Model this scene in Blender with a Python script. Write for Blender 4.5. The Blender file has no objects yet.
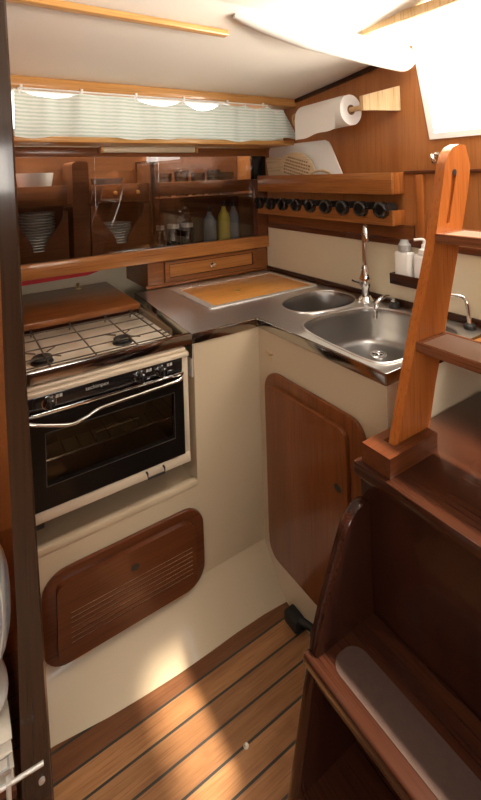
import bpy, bmesh, math, random
from mathutils import Vector, Matrix
random.seed(7)
S = bpy.context.scene
C = S.collection
PI = math.pi

# ------------------------------------------------------------------ materials
def new_mat(name):
    m = bpy.data.materials.new(name); m.use_nodes = True
    nt = m.node_tree
    return m, nt, nt.nodes['Principled BSDF']

def mixrgb(nt, a, b, fac, blend='MIX'):
    n = nt.nodes.new('ShaderNodeMix'); n.data_type = 'RGBA'; n.blend_type = blend
    for sock, val in ((n.inputs[6], a), (n.inputs[7], b)):
        if hasattr(val, 'links'): nt.links.new(val, sock)
        else: sock.default_value = (*val, 1)
    if hasattr(fac, 'links'): nt.links.new(fac, n.inputs[0])
    else: n.inputs[0].default_value = fac
    return n.outputs[2]

def ramp(nt, sock, p0, p1):
    r = nt.nodes.new('ShaderNodeMapRange'); r.inputs[1].default_value = p0; r.inputs[2].default_value = p1
    nt.links.new(sock, r.inputs[0]); return r.outputs[0]

def coords(nt, scale, rot=(0, 0, 0)):
    tc = nt.nodes.new('ShaderNodeTexCoord'); mp = nt.nodes.new('ShaderNodeMapping')
    mp.inputs['Scale'].default_value = scale; mp.inputs['Rotation'].default_value = rot
    nt.links.new(tc.outputs['Object'], mp.inputs[0]); return mp.outputs[0]

def noise(nt, vec, scale, detail=4, rough=.55):
    n = nt.nodes.new('ShaderNodeTexNoise'); n.inputs['Scale'].default_value = scale
    n.inputs['Detail'].default_value = detail; n.inputs['Roughness'].default_value = rough
    nt.links.new(vec, n.inputs['Vector']); return n.outputs['Fac']

def bump(nt, bs, h, strength, dist=.002):
    b = nt.nodes.new('ShaderNodeBump'); b.inputs['Strength'].default_value = strength; b.inputs['Distance'].default_value = dist
    nt.links.new(h, b.inputs['Height']); nt.links.new(b.outputs[0], bs.inputs['Normal'])

def wood(name, dark, light, axis='x', rough=.3, coat=.5, fine=1.0, streak=.55):
    m, nt, bs = new_mat(name)
    st = {'x': (2.0, 30, 30), 'y': (30, 2.0, 30), 'z': (30, 30, 2.0)}[axis]
    v = coords(nt, tuple(s * fine for s in st))
    n1 = noise(nt, v, 1.0, 5, .6)
    st2 = {'x': (6, 260, 260), 'y': (260, 6, 260), 'z': (260, 260, 6)}[axis]
    v2 = coords(nt, st2); n2 = noise(nt, v2, 1.0, 2, .5)
    c = mixrgb(nt, dark, light, ramp(nt, n1, .32, .68))
    dk = tuple(x * streak for x in dark)
    c2 = mixrgb(nt, c, dk, ramp(nt, n2, .52, .8))
    nt.links.new(c2, bs.inputs['Base Color'])
    bs.inputs['Roughness'].default_value = rough
    bs.inputs['Coat Weight'].default_value = coat * .6; bs.inputs['Coat Roughness'].default_value = .07; bs.inputs['Specular IOR Level'].default_value = .25
    bump(nt, bs, n2, .12, .001)
    return m

def plain(name, col, rough=.5, metal=0, coat=0, var=.06, nscale=12, bmp=0, spec=.5):
    m, nt, bs = new_mat(name)
    n = noise(nt, coords(nt, (1, 1, 1)), nscale, 3)
    c = mixrgb(nt, tuple(x * (1 - var) for x in col), tuple(min(1, x * (1 + var)) for x in col), n)
    nt.links.new(c, bs.inputs['Base Color'])
    bs.inputs['Roughness'].default_value = rough; bs.inputs['Metallic'].default_value = metal
    bs.inputs['Coat Weight'].default_value = coat; bs.inputs['Specular IOR Level'].default_value = spec
    if bmp: bump(nt, bs, noise(nt, coords(nt, (1, 1, 1)), 90, 2), bmp)
    return m

M = {}
MH_D, MH_L = (.080, .022, .008), (.135, .040, .013)     # mahogany
M['mah_x'] = wood('mahogany_x', MH_D, MH_L, 'x')
M['mah_y'] = wood('mahogany_y', MH_D, MH_L, 'y')
M['mah_z'] = wood('mahogany_z', MH_D, MH_L, 'z')
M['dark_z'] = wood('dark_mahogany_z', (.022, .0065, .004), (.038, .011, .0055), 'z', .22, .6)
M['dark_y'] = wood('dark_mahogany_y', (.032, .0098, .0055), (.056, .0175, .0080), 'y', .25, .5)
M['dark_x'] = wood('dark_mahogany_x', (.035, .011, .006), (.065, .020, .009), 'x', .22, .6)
M['bulk'] = wood('bulkhead_ply', (.33, .118, .034), (.44, .175, .056), 'z', .28, .45, .4, .85)
M['teak_x'] = wood('teak_x', (.30, .11, .028), (.48, .20, .055), 'x', .3, .5)
M['teak_y'] = wood('teak_y', (.26, .09, .024), (.42, .165, .045), 'y', .3, .5)
M['teak_z'] = wood('teak_z', (.34, .10, .022), (.50, .17, .04), 'z', .22, .7)
M['mid_x'] = wood('warm_mahogany_x', (.17, .055, .015), (.27, .095, .027), 'x', .3, .5)
M['mid_y'] = wood('warm_mahogany_y', (.15, .048, .014), (.24, .082, .024), 'y', .3, .5)
M['mid_z'] = wood('warm_mahogany_z', (.145, .043, .012), (.20, .062, .017), 'z', .3, .5)
M['ladder'] = wood('ladder_teak', (.33, .092, .019), (.43, .138, .031), 'z', .18, .8, 1.0, .7)
M['tread'] = wood('ladder_tread_wood', (.15, .05, .022), (.26, .095, .04), 'y', .25, .6)
M['oak_x'] = wood('golden_oak_x', (.50, .24, .07), (.68, .36, .12), 'x', .35, .4)
M['lid'] = wood('lid_beech', (.62, .26, .055), (.76, .36, .09), 'x', .3, .5, .6)
M['beech'] = wood('pale_beech', (.64, .42, .20), (.76, .54, .29), 'z', .4, .2)
M['boardw'] = wood('pale_board', (.66, .50, .31), (.76, .62, .42), 'y', .55, .1)
M['inner_x'] = wood('cupboard_wood', (.13, .048, .017), (.20, .076, .028), 'x', .4, .2)
M['cream'] = plain('cream_gelcoat', (.51, .405, .275), .32, coat=.3, var=.03, nscale=3)
M['cream_wall'] = plain('cream_wall', (.68, .585, .42), .45, var=.03, nscale=4)
M['ceil'] = plain('headliner_vinyl', (.86, .82, .74), .6, var=.03, nscale=5, bmp=.1)
M['white'] = plain('white_plastic', (.88, .87, .84), .4, var=.02)
M['enamel'] = plain('cream_enamel', (.80, .72, .58), .22, coat=.5, var=.02)
M['trim_enamel'] = plain('tan_enamel', (.56, .46, .34), .3, coat=.3, var=.02)
M['black'] = plain('black_gloss', (.010, .009, .009), .12, coat=.4, var=.1)
M['doorblack'] = plain('oven_door_black', (.008, .006, .005), .10, var=.1, spec=.18)
M['blackm'] = plain('black_matt', (.014, .013, .012), .45, var=.1)
M['iron'] = plain('cast_iron', (.03, .028, .026), .6, var=.2)
M['gridm'] = plain('grate_wire', (.10, .08, .06), .35, metal=.6)
M['chrome'] = plain('chrome', (.82, .81, .79), .10, metal=1, var=.02)
M['alu'] = plain('aluminium', (.80, .79, .76), .45, metal=.7, var=.04)
M['brass'] = plain('brass', (.62, .48, .24), .3, metal=1)
M['red'] = plain('red_plastic', (.62, .012, .02), .4)
M['paper'] = plain('paper_towel_white', (.93, .92, .89), .85, var=.02, bmp=.25)
M['card'] = plain('cardboard_core', (.32, .19, .09), .8)
M['china'] = plain('white_china', (.84, .88, .88), .2, coat=.5, var=.02)
M['chinad'] = plain('grey_china', (.30, .33, .36), .25, coat=.5)
M['cloth'] = plain('white_cloth', (.86, .84, .79), .8, var=.02, bmp=.2)
M['lamp'] = plain('lamp_plastic', (.72, .62, .44), .4, var=.03)
M['grip'] = plain('grip_strip', (.062, .036, .029), .6, var=.2, nscale=60, bmp=.3, spec=.2)
M['yellow'] = plain('yellow_label', (.55, .50, .06), .5)
M['bluegrey'] = plain('blue_grey_label', (.20, .27, .33), .5)
M['rubber'] = plain('black_rubber', (.012, .012, .012), .6)
M['postw'] = wood('post_varnish', (.036, .018, .010), (.046, .024, .014), 'z', .18, 1.0, 1.0, .8)
M['pipew'] = plain('white_piping', (.80, .78, .72), .7)
M['text'] = plain('white_print', (.36, .34, .31), .5)

def steel():
    m, nt, bs = new_mat('brushed_steel')
    n = noise(nt, coords(nt, (5, 5, 5)), 1.0, 3, .5)
    n2 = noise(nt, coords(nt, (8, 500, 60)), 1.0, 2)
    c = mixrgb(nt, (.68, .67, .65), (.75, .74, .72), n)
    nt.links.new(c, bs.inputs['Base Color']); bs.inputs['Metallic'].default_value = .92
    r = nt.nodes.new('ShaderNodeMapRange'); r.inputs[3].default_value = .25; r.inputs[4].default_value = .33
    nt.links.new(n, r.inputs[0]); nt.links.new(r.outputs[0], bs.inputs['Roughness'])
    bump(nt, bs, n2, .06, .0005)
    return m
M['steel'] = steel()
M['steel_edge'] = plain('steel_edge_dark_reflection', (.46, .44, .41), .14, metal=1, var=.05)  # polished edge, base darkened to imitate the dark floor reflected in it
M['basin'] = plain('satin_basin_steel', (.33, .315, .30), .33, metal=1, var=.05, nscale=4)

def tinted(name, tint, gl=.09, rough=0.0):
    m = bpy.data.materials.new(name); m.use_nodes = True; nt = m.node_tree
    nt.nodes.remove(nt.nodes['Principled BSDF'])
    out = nt.nodes['Material Output']
    tr = nt.nodes.new('ShaderNodeBsdfTransparent'); tr.inputs[0].default_value = (*tint, 1)
    g = nt.nodes.new('ShaderNodeBsdfGlossy'); g.inputs['Roughness'].default_value = rough
    fr = nt.nodes.new('ShaderNodeFresnel'); fr.inputs[0].default_value = 1.5
    ad = nt.nodes.new('ShaderNodeMath'); ad.operation = 'ADD'; ad.inputs[1].default_value = gl
    nt.links.new(fr.outputs[0], ad.inputs[0])
    mx = nt.nodes.new('ShaderNodeMixShader')
    nt.links.new(ad.outputs[0], mx.inputs[0]); nt.links.new(tr.outputs[0], mx.inputs[1]); nt.links.new(g.outputs[0], mx.inputs[2])
    nt.links.new(mx.outputs[0], out.inputs[0])
    return m
M['smoked'] = tinted('smoked_glass', (.80, .77, .74), .02)
M['ovenglass'] = tinted('oven_glass', (.72, .66, .58), -.02)
M['glass'] = tinted('clear_glass', (.80, .84, .84), .02)

def floor_mat():
    m, nt, bs = new_mat('teak_and_caulk_sole')
    tc = nt.nodes.new('ShaderNodeTexCoord'); sp = nt.nodes.new('ShaderNodeSeparateXYZ')
    nt.links.new(tc.outputs['Object'], sp.inputs[0])
    def math_(op, a, b):
        n = nt.nodes.new('ShaderNodeMath'); n.operation = op
        for i, q in enumerate((a, b)):
            if hasattr(q, 'links'): nt.links.new(q, n.inputs[i])
            else: n.inputs[i].default_value = q
        return n.outputs[0]
    yy = math_('ADD', sp.outputs[1], 10.02)
    d = math_('DIVIDE', yy, .06)
    fr = math_('FRACT', d, 0)
    idx = math_('FLOOR', d, 0)
    wn = nt.nodes.new('ShaderNodeTexWhiteNoise'); wn.noise_dimensions = '1D'; nt.links.new(idx, wn.inputs['W'])
    n1 = noise(nt, coords(nt, (3, 34, 30)), 1.0, 5, .6)
    n2 = noise(nt, coords(nt, (10, 300, 1)), 1.0, 2)
    n3 = noise(nt, coords(nt, (1, 1, 1)), 7, 4)
    c = mixrgb(nt, (.29, .125, .046), (.47, .235, .098), ramp(nt, n1, .3, .7))
    c = mixrgb(nt, c, (.21, .085, .034), ramp(nt, n2, .5, .8))
    c = mixrgb(nt, c, (.24, .10, .04), ramp(nt, n3, .58, .78))
    pl = nt.nodes.new('ShaderNodeMapRange'); pl.inputs[3].default_value = .78; pl.inputs[4].default_value = 1.1
    nt.links.new(wn.outputs['Value'], pl.inputs[0])
    hv = nt.nodes.new('ShaderNodeHueSaturation'); nt.links.new(pl.outputs[0], hv.inputs['Value']); nt.links.new(c, hv.inputs['Color'])
    a = math_('SUBTRACT', fr, .5); a = math_('ABSOLUTE', a, 0)
    seam = math_('GREATER_THAN', a, .452)
    # the first board along the hull is a darker margin board
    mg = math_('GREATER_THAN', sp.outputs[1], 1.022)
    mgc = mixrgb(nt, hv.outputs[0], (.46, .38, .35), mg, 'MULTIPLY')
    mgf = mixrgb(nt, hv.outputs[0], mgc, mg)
    c = mixrgb(nt, mgf, (.025, .027, .026), seam)
    nt.links.new(c, bs.inputs['Base Color']); bs.inputs['Roughness'].default_value = .42
    bs.inputs['Coat Weight'].default_value = .25; bs.inputs['Coat Roughness'].default_value = .25
    bump(nt, bs, n2, .15, .001)
    return m
M['sole'] = floor_mat()

def stripes(name, a, b, axis, scale, rough=.85, transl=0, a2=None):
    m, nt, bs = new_mat(name)
    w = nt.nodes.new('ShaderNodeTexWave'); w.bands_direction = axis; w.inputs['Scale'].default_value = scale
    w.inputs['Distortion'].default_value = 1.2; w.inputs['Detail'].default_value = 2; w.inputs['Detail Scale'].default_value = 2
    nt.links.new(coords(nt, (1, 1, 1)), w.inputs['Vector'])
    n = noise(nt, coords(nt, (8, 8, 90)), 1.0, 3)
    c = mixrgb(nt, a, b, w.outputs['Fac'])
    c = mixrgb(nt, c, a2 or a, ramp(nt, n, .5, .8))
    nt.links.new(c, bs.inputs['Base Color']); bs.inputs['Roughness'].default_value = rough
    if transl:
        t = nt.nodes.new('ShaderNodeBsdfTranslucent'); nt.links.new(c, t.inputs[0])
        mx = nt.nodes.new('ShaderNodeMixShader'); mx.inputs[0].default_value = transl
        nt.links.new(bs.outputs[0], mx.inputs[1]); nt.links.new(t.outputs[0], mx.inputs[2])
        nt.links.new(mx.outputs[0], nt.nodes['Material Output'].inputs[0])
    return m
M['curtain'] = stripes('striped_curtain', (.54, .66, .585), (.85, .88, .82), 'Z', 26, transl=.22, a2=(.76, .82, .76))
M['cushion'] = stripes('striped_cushion', (.46, .46, .54), (.84, .79, .72), 'X', 26, a2=(.74, .69, .62))

# ------------------------------------------------------------------ mesh builder
class MB:
    def __init__(s): s.bm = bmesh.new()
    def box(s, x0, x1, y0, y1, z0, z1, bev=0, seg=2, mat=None):
        r = bmesh.ops.create_cube(s.bm, size=1)
        vs = r['verts']
        for v in vs:
            v.co = Vector(((x0 + x1) / 2 + v.co.x * (x1 - x0), (y0 + y1) / 2 + v.co.y * (y1 - y0), (z0 + z1) / 2 + v.co.z * (z1 - z0)))
        if bev:
            es = list({e for v in vs for e in v.link_edges})
            r = bmesh.ops.bevel(s.bm, geom=es, offset=bev, segments=seg, profile=.5, affect='EDGES')
            vs = list({v for f in r['faces'] for v in f.verts} | {v for v in vs if v.is_valid})
        if mat:
            for v in vs: v.co = mat @ v.co
        return s
    def prism(s, outer, plane, a0, a1, holes=(), bev=0, seg=2):
        """outline (and holes) in a plane, extruded from a0 to a1 along the third axis"""
        def P(p, a):
            return {'xz': (p[0], a, p[1]), 'yz': (a, p[0], p[1]), 'xy': (p[0], p[1], a)}[plane]
        tmp = bmesh.new(); es = []
        loops = [outer] + list(holes)
        for lp in loops:
            vs = [tmp.verts.new(P(p, a0)) for p in lp]
            es += [tmp.edges.new((vs[i], vs[(i + 1) % len(vs)])) for i in range(len(vs))]
        if holes:
            bmesh.ops.triangle_fill(tmp, edges=es, use_beauty=True, use_dissolve=False)
        else:
            tmp.faces.new(list(tmp.verts))
        r = bmesh.ops.extrude_face_region(tmp, geom=list(tmp.faces))
        d = Vector(P((0, 0), a1)) - Vector(P((0, 0), a0))
        for g in r['geom']:
            if isinstance(g, bmesh.types.BMVert): g.co += d
        bmesh.ops.recalc_face_normals(tmp, faces=tmp.faces)
        if bev:
            es = [e for e in tmp.edges if len(e.link_faces) == 2 and e.calc_face_angle(0) > .6]
            bmesh.ops.bevel(tmp, geom=es, offset=bev, segments=seg, profile=.5, affect='EDGES', clamp_overlap=True)
        s.add(tmp); return s
    def add(s, tmp, mat=None):
        if mat: bmesh.ops.transform(tmp, matrix=mat, verts=tmp.verts)
        me = bpy.data.meshes.new('t'); tmp.to_mesh(me); tmp.free(); s.bm.from_mesh(me); bpy.data.meshes.remove(me)
    def tube(s, path, r, seg=12, closed=False, caps=True):
        pts = [Vector(p) for p in path]; n = len(pts)
        rs = r if isinstance(r, (list, tuple)) else [r] * n
        rings = []; up = None
        for i, p in enumerate(pts):
            if closed: t = (pts[(i + 1) % n] - pts[i - 1])
            else: t = pts[min(i + 1, n - 1)] - pts[max(i - 1, 0)]
            t.normalize()
            if up is None:
                up = Vector((0, 0, 1)) if abs(t.z) < .9 else Vector((1, 0, 0))
            a = t.cross(up); a.normalize(); up = a.cross(t); up.normalize()
            rings.append([s.bm.verts.new(p + (a * math.cos(2 * PI * k / seg) + up * math.sin(2 * PI * k / seg)) * rs[i]) for k in range(seg)])
        m = n if closed else n - 1
        for i in range(m):
            A, B = rings[i], rings[(i + 1) % n]
            for k in range(seg):
                s.bm.faces.new((A[k], A[(k + 1) % seg], B[(k + 1) % seg], B[k]))
        if caps and not closed:
            s.bm.faces.new(list(reversed(rings[0]))); s.bm.faces.new(rings[-1])
        return s
    def lathe(s, prof, center, axis='z', seg=24, sx=1, sy=1):
        """prof: list of (radius, height)"""
        c = Vector(center)
        def P(r, h, a):
            x, y = r * math.cos(a) * sx, r * math.sin(a) * sy
            return c + {'z': Vector((x, y, h)), 'x': Vector((h, x, y)), '-x': Vector((-h, x, y)), 'y': Vector((x, h, y)), '-y': Vector((x, -h, y))}[axis]
        rings = []
        for r, h in prof:
            if r < 1e-6: rings.append([s.bm.verts.new(P(0, h, 0))])
            else: rings.append([s.bm.verts.new(P(r, h, 2 * PI * k / seg)) for k in range(seg)])
        for A, B in zip(rings, rings[1:]):
            for k in range(seg):
                k2 = (k + 1) % seg
                if len(A) == 1 and len(B) == 1: continue
                if len(A) == 1: s.bm.faces.new((A[0], B[k], B[k2]))
                elif len(B) == 1: s.bm.faces.new((A[k], A[k2], B[0]))
                else: s.bm.faces.new((A[k], A[k2], B[k2], B[k]))
        for R in (rings[0], rings[-1]):
            if len(R) > 2: s.bm.faces.new(R)
        return s
    def grid(s, fn, nu, nv):
        vs = [[s.bm.verts.new(fn(i / nu, j / nv)) for j in range(nv + 1)] for i in range(nu + 1)]
        for i in range(nu):
            for j in range(nv):
                s.bm.faces.new((vs[i][j], vs[i + 1][j], vs[i + 1][j + 1], vs[i][j + 1]))
        return s
    def loft(s, loops, cap0=False, cap1=False, closed=True):
        R = [[s.bm.verts.new(p) for p in lp] for lp in loops]
        n = len(R[0])
        for A, B in zip(R, R[1:]):
            for k in range(n if closed else n - 1):
                s.bm.faces.new((A[k], A[(k + 1) % n], B[(k + 1) % n], B[k]))
        if cap0: s.bm.faces.new(list(reversed(R[0])))
        if cap1: s.bm.faces.new(R[-1])
        return s

def wpos(o):
    p = Vector(o.location)
    while o.parent: o = o.parent; p += Vector(o.location)
    return p

def obj(name, mb, mat, parent=None, label=None, cat=None, group=None, kind=None, flat=False, normals=True, origin=None):
    bm = mb.bm
    if normals: bmesh.ops.recalc_face_normals(bm, faces=bm.faces)
    if not flat:
        for f in bm.faces: f.smooth = True
        for e in bm.edges:
            if len(e.link_faces) == 2 and e.calc_face_angle(0) > .6: e.smooth = False
    co = [v.co for v in bm.verts]
    if origin: o0 = Vector(origin)
    else:
        lo = Vector([min(c[i] for c in co) for i in range(3)]); hi = Vector([max(c[i] for c in co) for i in range(3)])
        o0 = Vector(((lo.x + hi.x) / 2, (lo.y + hi.y) / 2, lo.z))
    for v in bm.verts: v.co -= o0
    me = bpy.data.meshes.new(name); bm.to_mesh(me); bm.free()
    mats = mat if isinstance(mat, (list, tuple)) else [mat]
    for m in mats: me.materials.append(m)
    o = bpy.data.objects.new(name, me); C.objects.link(o)
    if parent: o.parent = parent; o.location = o0 - wpos(parent)
    else: o.location = o0
    if label: o['label'] = label
    if cat: o['category'] = cat
    if group: o['group'] = group
    if kind: o['kind'] = kind
    return o

def thing(name, label, cat, loc, group=None):
    o = bpy.data.objects.new(name, None); C.objects.link(o); o.location = loc
    o.empty_display_size = .05
    o['label'] = label; o['category'] = cat
    if group: o['group'] = group
    return o

def dup(root, loc, label=None):
    r = root.copy(); C.objects.link(r); r.location = loc
    if label: r['label'] = label
    for ch in list(root.children):
        c = ch.copy(); C.objects.link(c); c.parent = r
        for g in ch.children:
            d = g.copy(); C.objects.link(d); d.parent = c
    return r

def struct(name, mb, mat, label=None, **k):
    return obj(name, mb, mat, None, label, kind='structure', **k)

def rr(x0, x1, z0, z1, r, n=8):
    """rounded rectangle; r one radius or four (bottom-left, bottom-right, top-right, top-left)"""
    rs = r if isinstance(r, (list, tuple)) else (r,) * 4
    out = []
    for (cx, cz, a0, q) in ((x0 + rs[0], z0 + rs[0], PI, rs[0]), (x1 - rs[1], z0 + rs[1], 1.5 * PI, rs[1]),
                            (x1 - rs[2], z1 - rs[2], 0, rs[2]), (x0 + rs[3], z1 - rs[3], .5 * PI, rs[3])):
        for i in range(n + 1):
            a = a0 + (PI / 2) * i / n
            out.append((cx + q * math.cos(a), cz + q * math.sin(a)))
    return out

def superell(cx, cy, rx, ry, e, n=48):
    out = []
    for k in range(n):
        a = 2 * PI * k / n; c, s_ = math.cos(a), math.sin(a)
        out.append((cx + rx * math.copysign(abs(c) ** (2 / e), c), cy + ry * math.copysign(abs(s_) ** (2 / e), s_)))
    return out

def shrink(lp, cx, cy, k): return [(cx + (x - cx) * k, cy + (y - cy) * k) for x, y in lp]

def smoothpath(pts, n=6):
    """Catmull-Rom through points"""
    P = [Vector(p) for p in pts]; P = [2 * P[0] - P[1]] + P + [2 * P[-1] - P[-2]]
    out = []
    for i in range(1, len(P) - 2):
        for k in range(n):
            t = k / n
            out.append(.5 * ((2 * P[i]) + (P[i + 1] - P[i - 1]) * t + (2 * P[i - 1] - 5 * P[i] + 4 * P[i + 1] - P[i + 2]) * t * t + (-P[i - 1] + 3 * P[i] - 3 * P[i + 1] + P[i + 2]) * t ** 3))
    out.append(P[-2]); return out

FZ = .06          # cabin sole
WT = .90          # worktop height
XB = 1.332        # bulkhead
YA = 1.225        # stove side front
XS = .854         # sink side front

# ------------------------------------------------------------------ setting
mb = MB(); mb.box(-2.2, 1.33, -1.3, 2.08, FZ - .03, FZ)
struct('floor', mb, M['sole'], origin=(0, .04, FZ))

# bulkhead with the companionway opening (opening edge rakes)
mb = MB(); mb.prism([(2.12, 0), (2.12, 1.80), (.932, 1.80), (.881, 1.484), (.12, 1.484), (.06, 1.90), (-1.3, 1.90), (-1.3, 0)], 'yz', XB, XB + .035)
struct('wall_bulkhead', mb, M['bulk'])
mb = MB(); mb.box(XB - .006, XB, .56, 1.80, WT + .012, 1.112)
struct('wall_bulkhead_lower', mb, M['cream_wall'])
mb = MB(); mb.box(XB - .014, XB, .50, 1.262, 1.112, 1.134, .003); mb.box(XB - .014, XB, 1.262, 1.80, 1.112, 1.134, .003)
struct('trim_1', mb, M['mah_y'])
mb = MB(); mb.box(XB - .018, XB - .006, .705, 1.795, WT + .002, WT + .022, .003)
struct('trim_2', mb, M['dark_y'])
mb = MB(); mb.box(XB - .014, XB, .912, .938, 1.136, 1.36, .003)
struct('trim_3', mb, M['teak_z'])
mb = MB(); mb.box(XB - .012, XB, .30, .985, 1.362, 1.374, .003)
struct('trim_4', mb, M['mah_y'])
# pale edge of the companionway opening
mb = MB(); mb.prism([(.940, 1.80), (.886, 1.474), (.10, 1.474), (.10, 1.494), (.868, 1.494), (.914, 1.80)], 'yz', XB - .006, XB + .06)
struct('trim_5', mb, M['white'])

# hull side, window wall, sills and beams
mb = MB(); mb.box(-.10, XB, 2.085, 2.11, 0, 1.60)
struct('wall_hull', mb, M['cream_wall'])
mb = MB(); mb.prism([(1.655, 1.53), (1.655, 1.70), (1.68, 1.70), (1.68, 1.53)], 'yz', -2.2, .05)
mb.box(.05, XB, 1.655, 1.68, 1.525, 1.55); mb.box(.05, XB, 1.655, 1.68, 1.685, 1.72); mb.box(1.27, XB, 1.655, 1.68, 1.55, 1.685)
struct('wall_cabin_side', mb, M['ceil'])
w = struct('window_1', MB().box(.05, 1.27, 1.664, 1.670, 1.55, 1.685), M['glass'])
mb = MB()
mb.box(.04, 1.28, 1.650, 1.656, 1.540, 1.555); mb.box(.04, 1.28, 1.650, 1.656, 1.68, 1.692); mb.box(.04, .055, 1.650, 1.656, 1.555, 1.68); mb.box(1.265, 1.28, 1.650, 1.656, 1.555, 1.68)
obj('window_frame', mb, M['alu'], w)
mb = MB(); mb.box(-.1, XB, 1.572, 1.86, 1.504, 1.524, .004)
struct('trim_6', mb, M['oak_x'])
mb = MB(); mb.box(-.1, XB, 1.550, 1.655, 1.676, 1.712, .004)
struct('trim_7', mb, M['oak_x'])
CE = [(1.66, 1.712), (1.55, 1.712), (1.25, 1.748), (1.05, 1.777), (.95, 1.81), (.5, 1.86), (0, 1.89), (-.6, 1.87), (-1.3, 1.76)]
def ceil_prism(mb, pts, x0, x1):
    mb.prism(pts + [(y, z + .03) for y, z in reversed(pts)], 'yz', x0, x1)
mb = MB(); 
ceil_prism(mb, [p for p in CE if p[0] >= .95], -2.2, XB)
ceil_prism(mb, [p for p in CE if .95 >= p[0] >= .5], -2.2, 1.10)
ceil_prism(mb, [p for p in CE if .5 >= p[0] >= 0], -2.2, -1.0); ceil_prism(mb, [p for p in CE if .5 >= p[0] >= 0], -.35, 1.10)
ceil_prism(mb, [p for p in CE if p[0] <= 0], -2.2, XB)
struct('ceiling', mb, M['ceil'])
mb = MB(); mb.loft([[(x, y, z - .002), (x, y, z - .018), (XB - .0005, y, z - .018), (XB - .0005, y, z - .002)] for x, y, z in ((XB - .014, 1.548, 1.712), (XB - .014, 1.25, 1.748), (XB - .014, 1.05, 1.777), (XB - .014, 1.00, 1.793))], True, True)
struct('trim_10', mb, M['dark_y'])
mb = MB(); mb.box(-2.2, .655, 1.035, 1.062, 1.760, 1.776, .003)
struct('trim_8', mb, M['oak_x'])
mb = MB(); mb.box(1.085, 1.125, .06, .95, 1.80, 1.828, .003)
struct('trim_9', mb, M['beech'])
mb = MB(); mb.box(-2.2, 1.33, -1.33, -1.30, 0, 1.30); mb.box(-2.2, 1.33, -1.33, -1.30, 1.62, 1.9)
for a, b in ((-2.2, -1.7), (-.75, -.45), (.55, 1.33)): mb.box(a, b, -1.33, -1.30, 1.30, 1.62)
struct('wall_far_side', mb, M['mah_x'])
struct('wall_forward', MB().box(-2.24, -2.2, -1.33, 1.7, 0, 1.9), M['bulk'])
struct('wall_saloon_side', MB().box(-2.2, .098, 1.70, 1.73, 0, 1.70), M['bulk'])

# galley end partition and its varnished post
mb = MB(); mb.box(.0985, .109, 1.052, 1.70, FZ, 1.675); mb.box(.0985, .109, 1.70, 2.08, FZ, 1.50)
struct('wall_partition', mb, M['teak_z'])
mb = MB()
mb.loft([[(x0, 1.0, z), (x1 - .004, 1.0, z), (x1, 1.004, z), (x1, 1.05, z), (x0 * 1.05, 1.05, z)] for x0, x1, z in
         ((.091, .152, FZ), (.0925, .138, .50), (.0835, .124, .95), (.080, .112, 1.55), (.078, .106, 1.785))], True, True)
post = obj('post', mb, M['postw'], label='dark glossy varnished post at the left edge of the galley', cat='post')

# ------------------------------------------------------------------ stove cabinet (left cream moulding)
sc = thing('stove_cabinet', 'cream moulded cabinet front around and below the oven', 'cabinet', (.48, 1.3, FZ))
mb = MB()
mb.prism([(.110, .16), (XS + .012, .16), (XS + .012, .868), (.612, .868), (.612, .452), (.110, .452)], 'xz', YA, YA + .012, bev=.0)
mb.box(.125, .612, YA - .002, YA + .020, .436, .456, .004)
mb.box(.612, .625, YA + .012, 1.74, .40, .868)
obj('front_panel', mb, M['cream'], sc)
mb = MB(); mb.box(.110, .612, YA + .02, 1.74, .43, .445); mb.box(.110, .124, YA + .012, 1.74, .445, .868); mb.box(.124, .612, 1.72, 1.74, .445, .86)
obj('oven_recess', mb, M['cream'], sc)
mb = MB(); mb.box(.606, .612, YA + .004, YA + .04, .765, .866, .001)
obj('catch_plate', mb, M['alu'], sc)
# plinth curving out to the sole
FE = [(.10, 1.134), (.168, 1.131), (.298, 1.112), (.38, 1.105), (.485, 1.10), (.58, 1.10), (.66, 1.102), (.76, 1.100), (.84, 1.094), (.87, 1.090)]
def flo(x):
    for (a, ya), (b, yb) in zip(FE, FE[1:]):
        if a <= x <= b: return ya + (yb - ya) * (x - a) / (b - a)
    return FE[-1][1]
mb = MB(); xs = [.112 + (XS - .112) * i / 24 for i in range(25)]
loops = []
for x in xs:
    yf = flo(x); lp = []
    for k in range(9):
        t = k / 8
        z = .162 + (FZ - .002 - .162) * t
        y = YA + (yf - YA) * (t ** 1.25)
        xx = x - max(0, (x - .74) / .114) * .016 * t ** 1.25
        lp.append((xx, y, z))
    loops.append(lp)
mb.loft(loops, closed=False)
obj('plinth', mb, M['cream'], sc, normals=False)
hd = obj('locker_hatch', MB().prism(rr(.166, .622, .148, .388, .062), 'xz', YA - .014, YA - .0005, bev=.004), M['mah_x'], sc)
slots = []
mb = MB()
L = rr(.200, .588, .166, .364, (.03, .035, .04, .02))
rows = [.284 - .0125 * i for i in range(7)]
hl = [[(.232, z), (.574, z), (.574, z + .0032), (.232, z + .0032)] for i, z in enumerate(rows)]
mb.prism(L, 'xz', YA - .030, YA - .0145, holes=hl)
dd = obj('hatch_door', mb, M['mah_x'], hd)
obj('louvre_backing', MB().box(.225, .580, YA - .0275, YA - .0250, .204, .295), M['boardw'], hd, label='pale wood strip behind the louvre slots')
obj('finger_hole', MB().lathe([(0, .0), (.010, .0), (.0115, .0012), (0, .0012)], (.400, YA - .0302, .318), '-y', 20, 1, .8), M['blackm'], hd, label='black oval finger hole')
for x in (.265, .53): obj('hinge', MB().box(x - .02, x + .02, YA - .020, YA - .0142, .153, .165, .001), M['brass'], hd)

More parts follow.
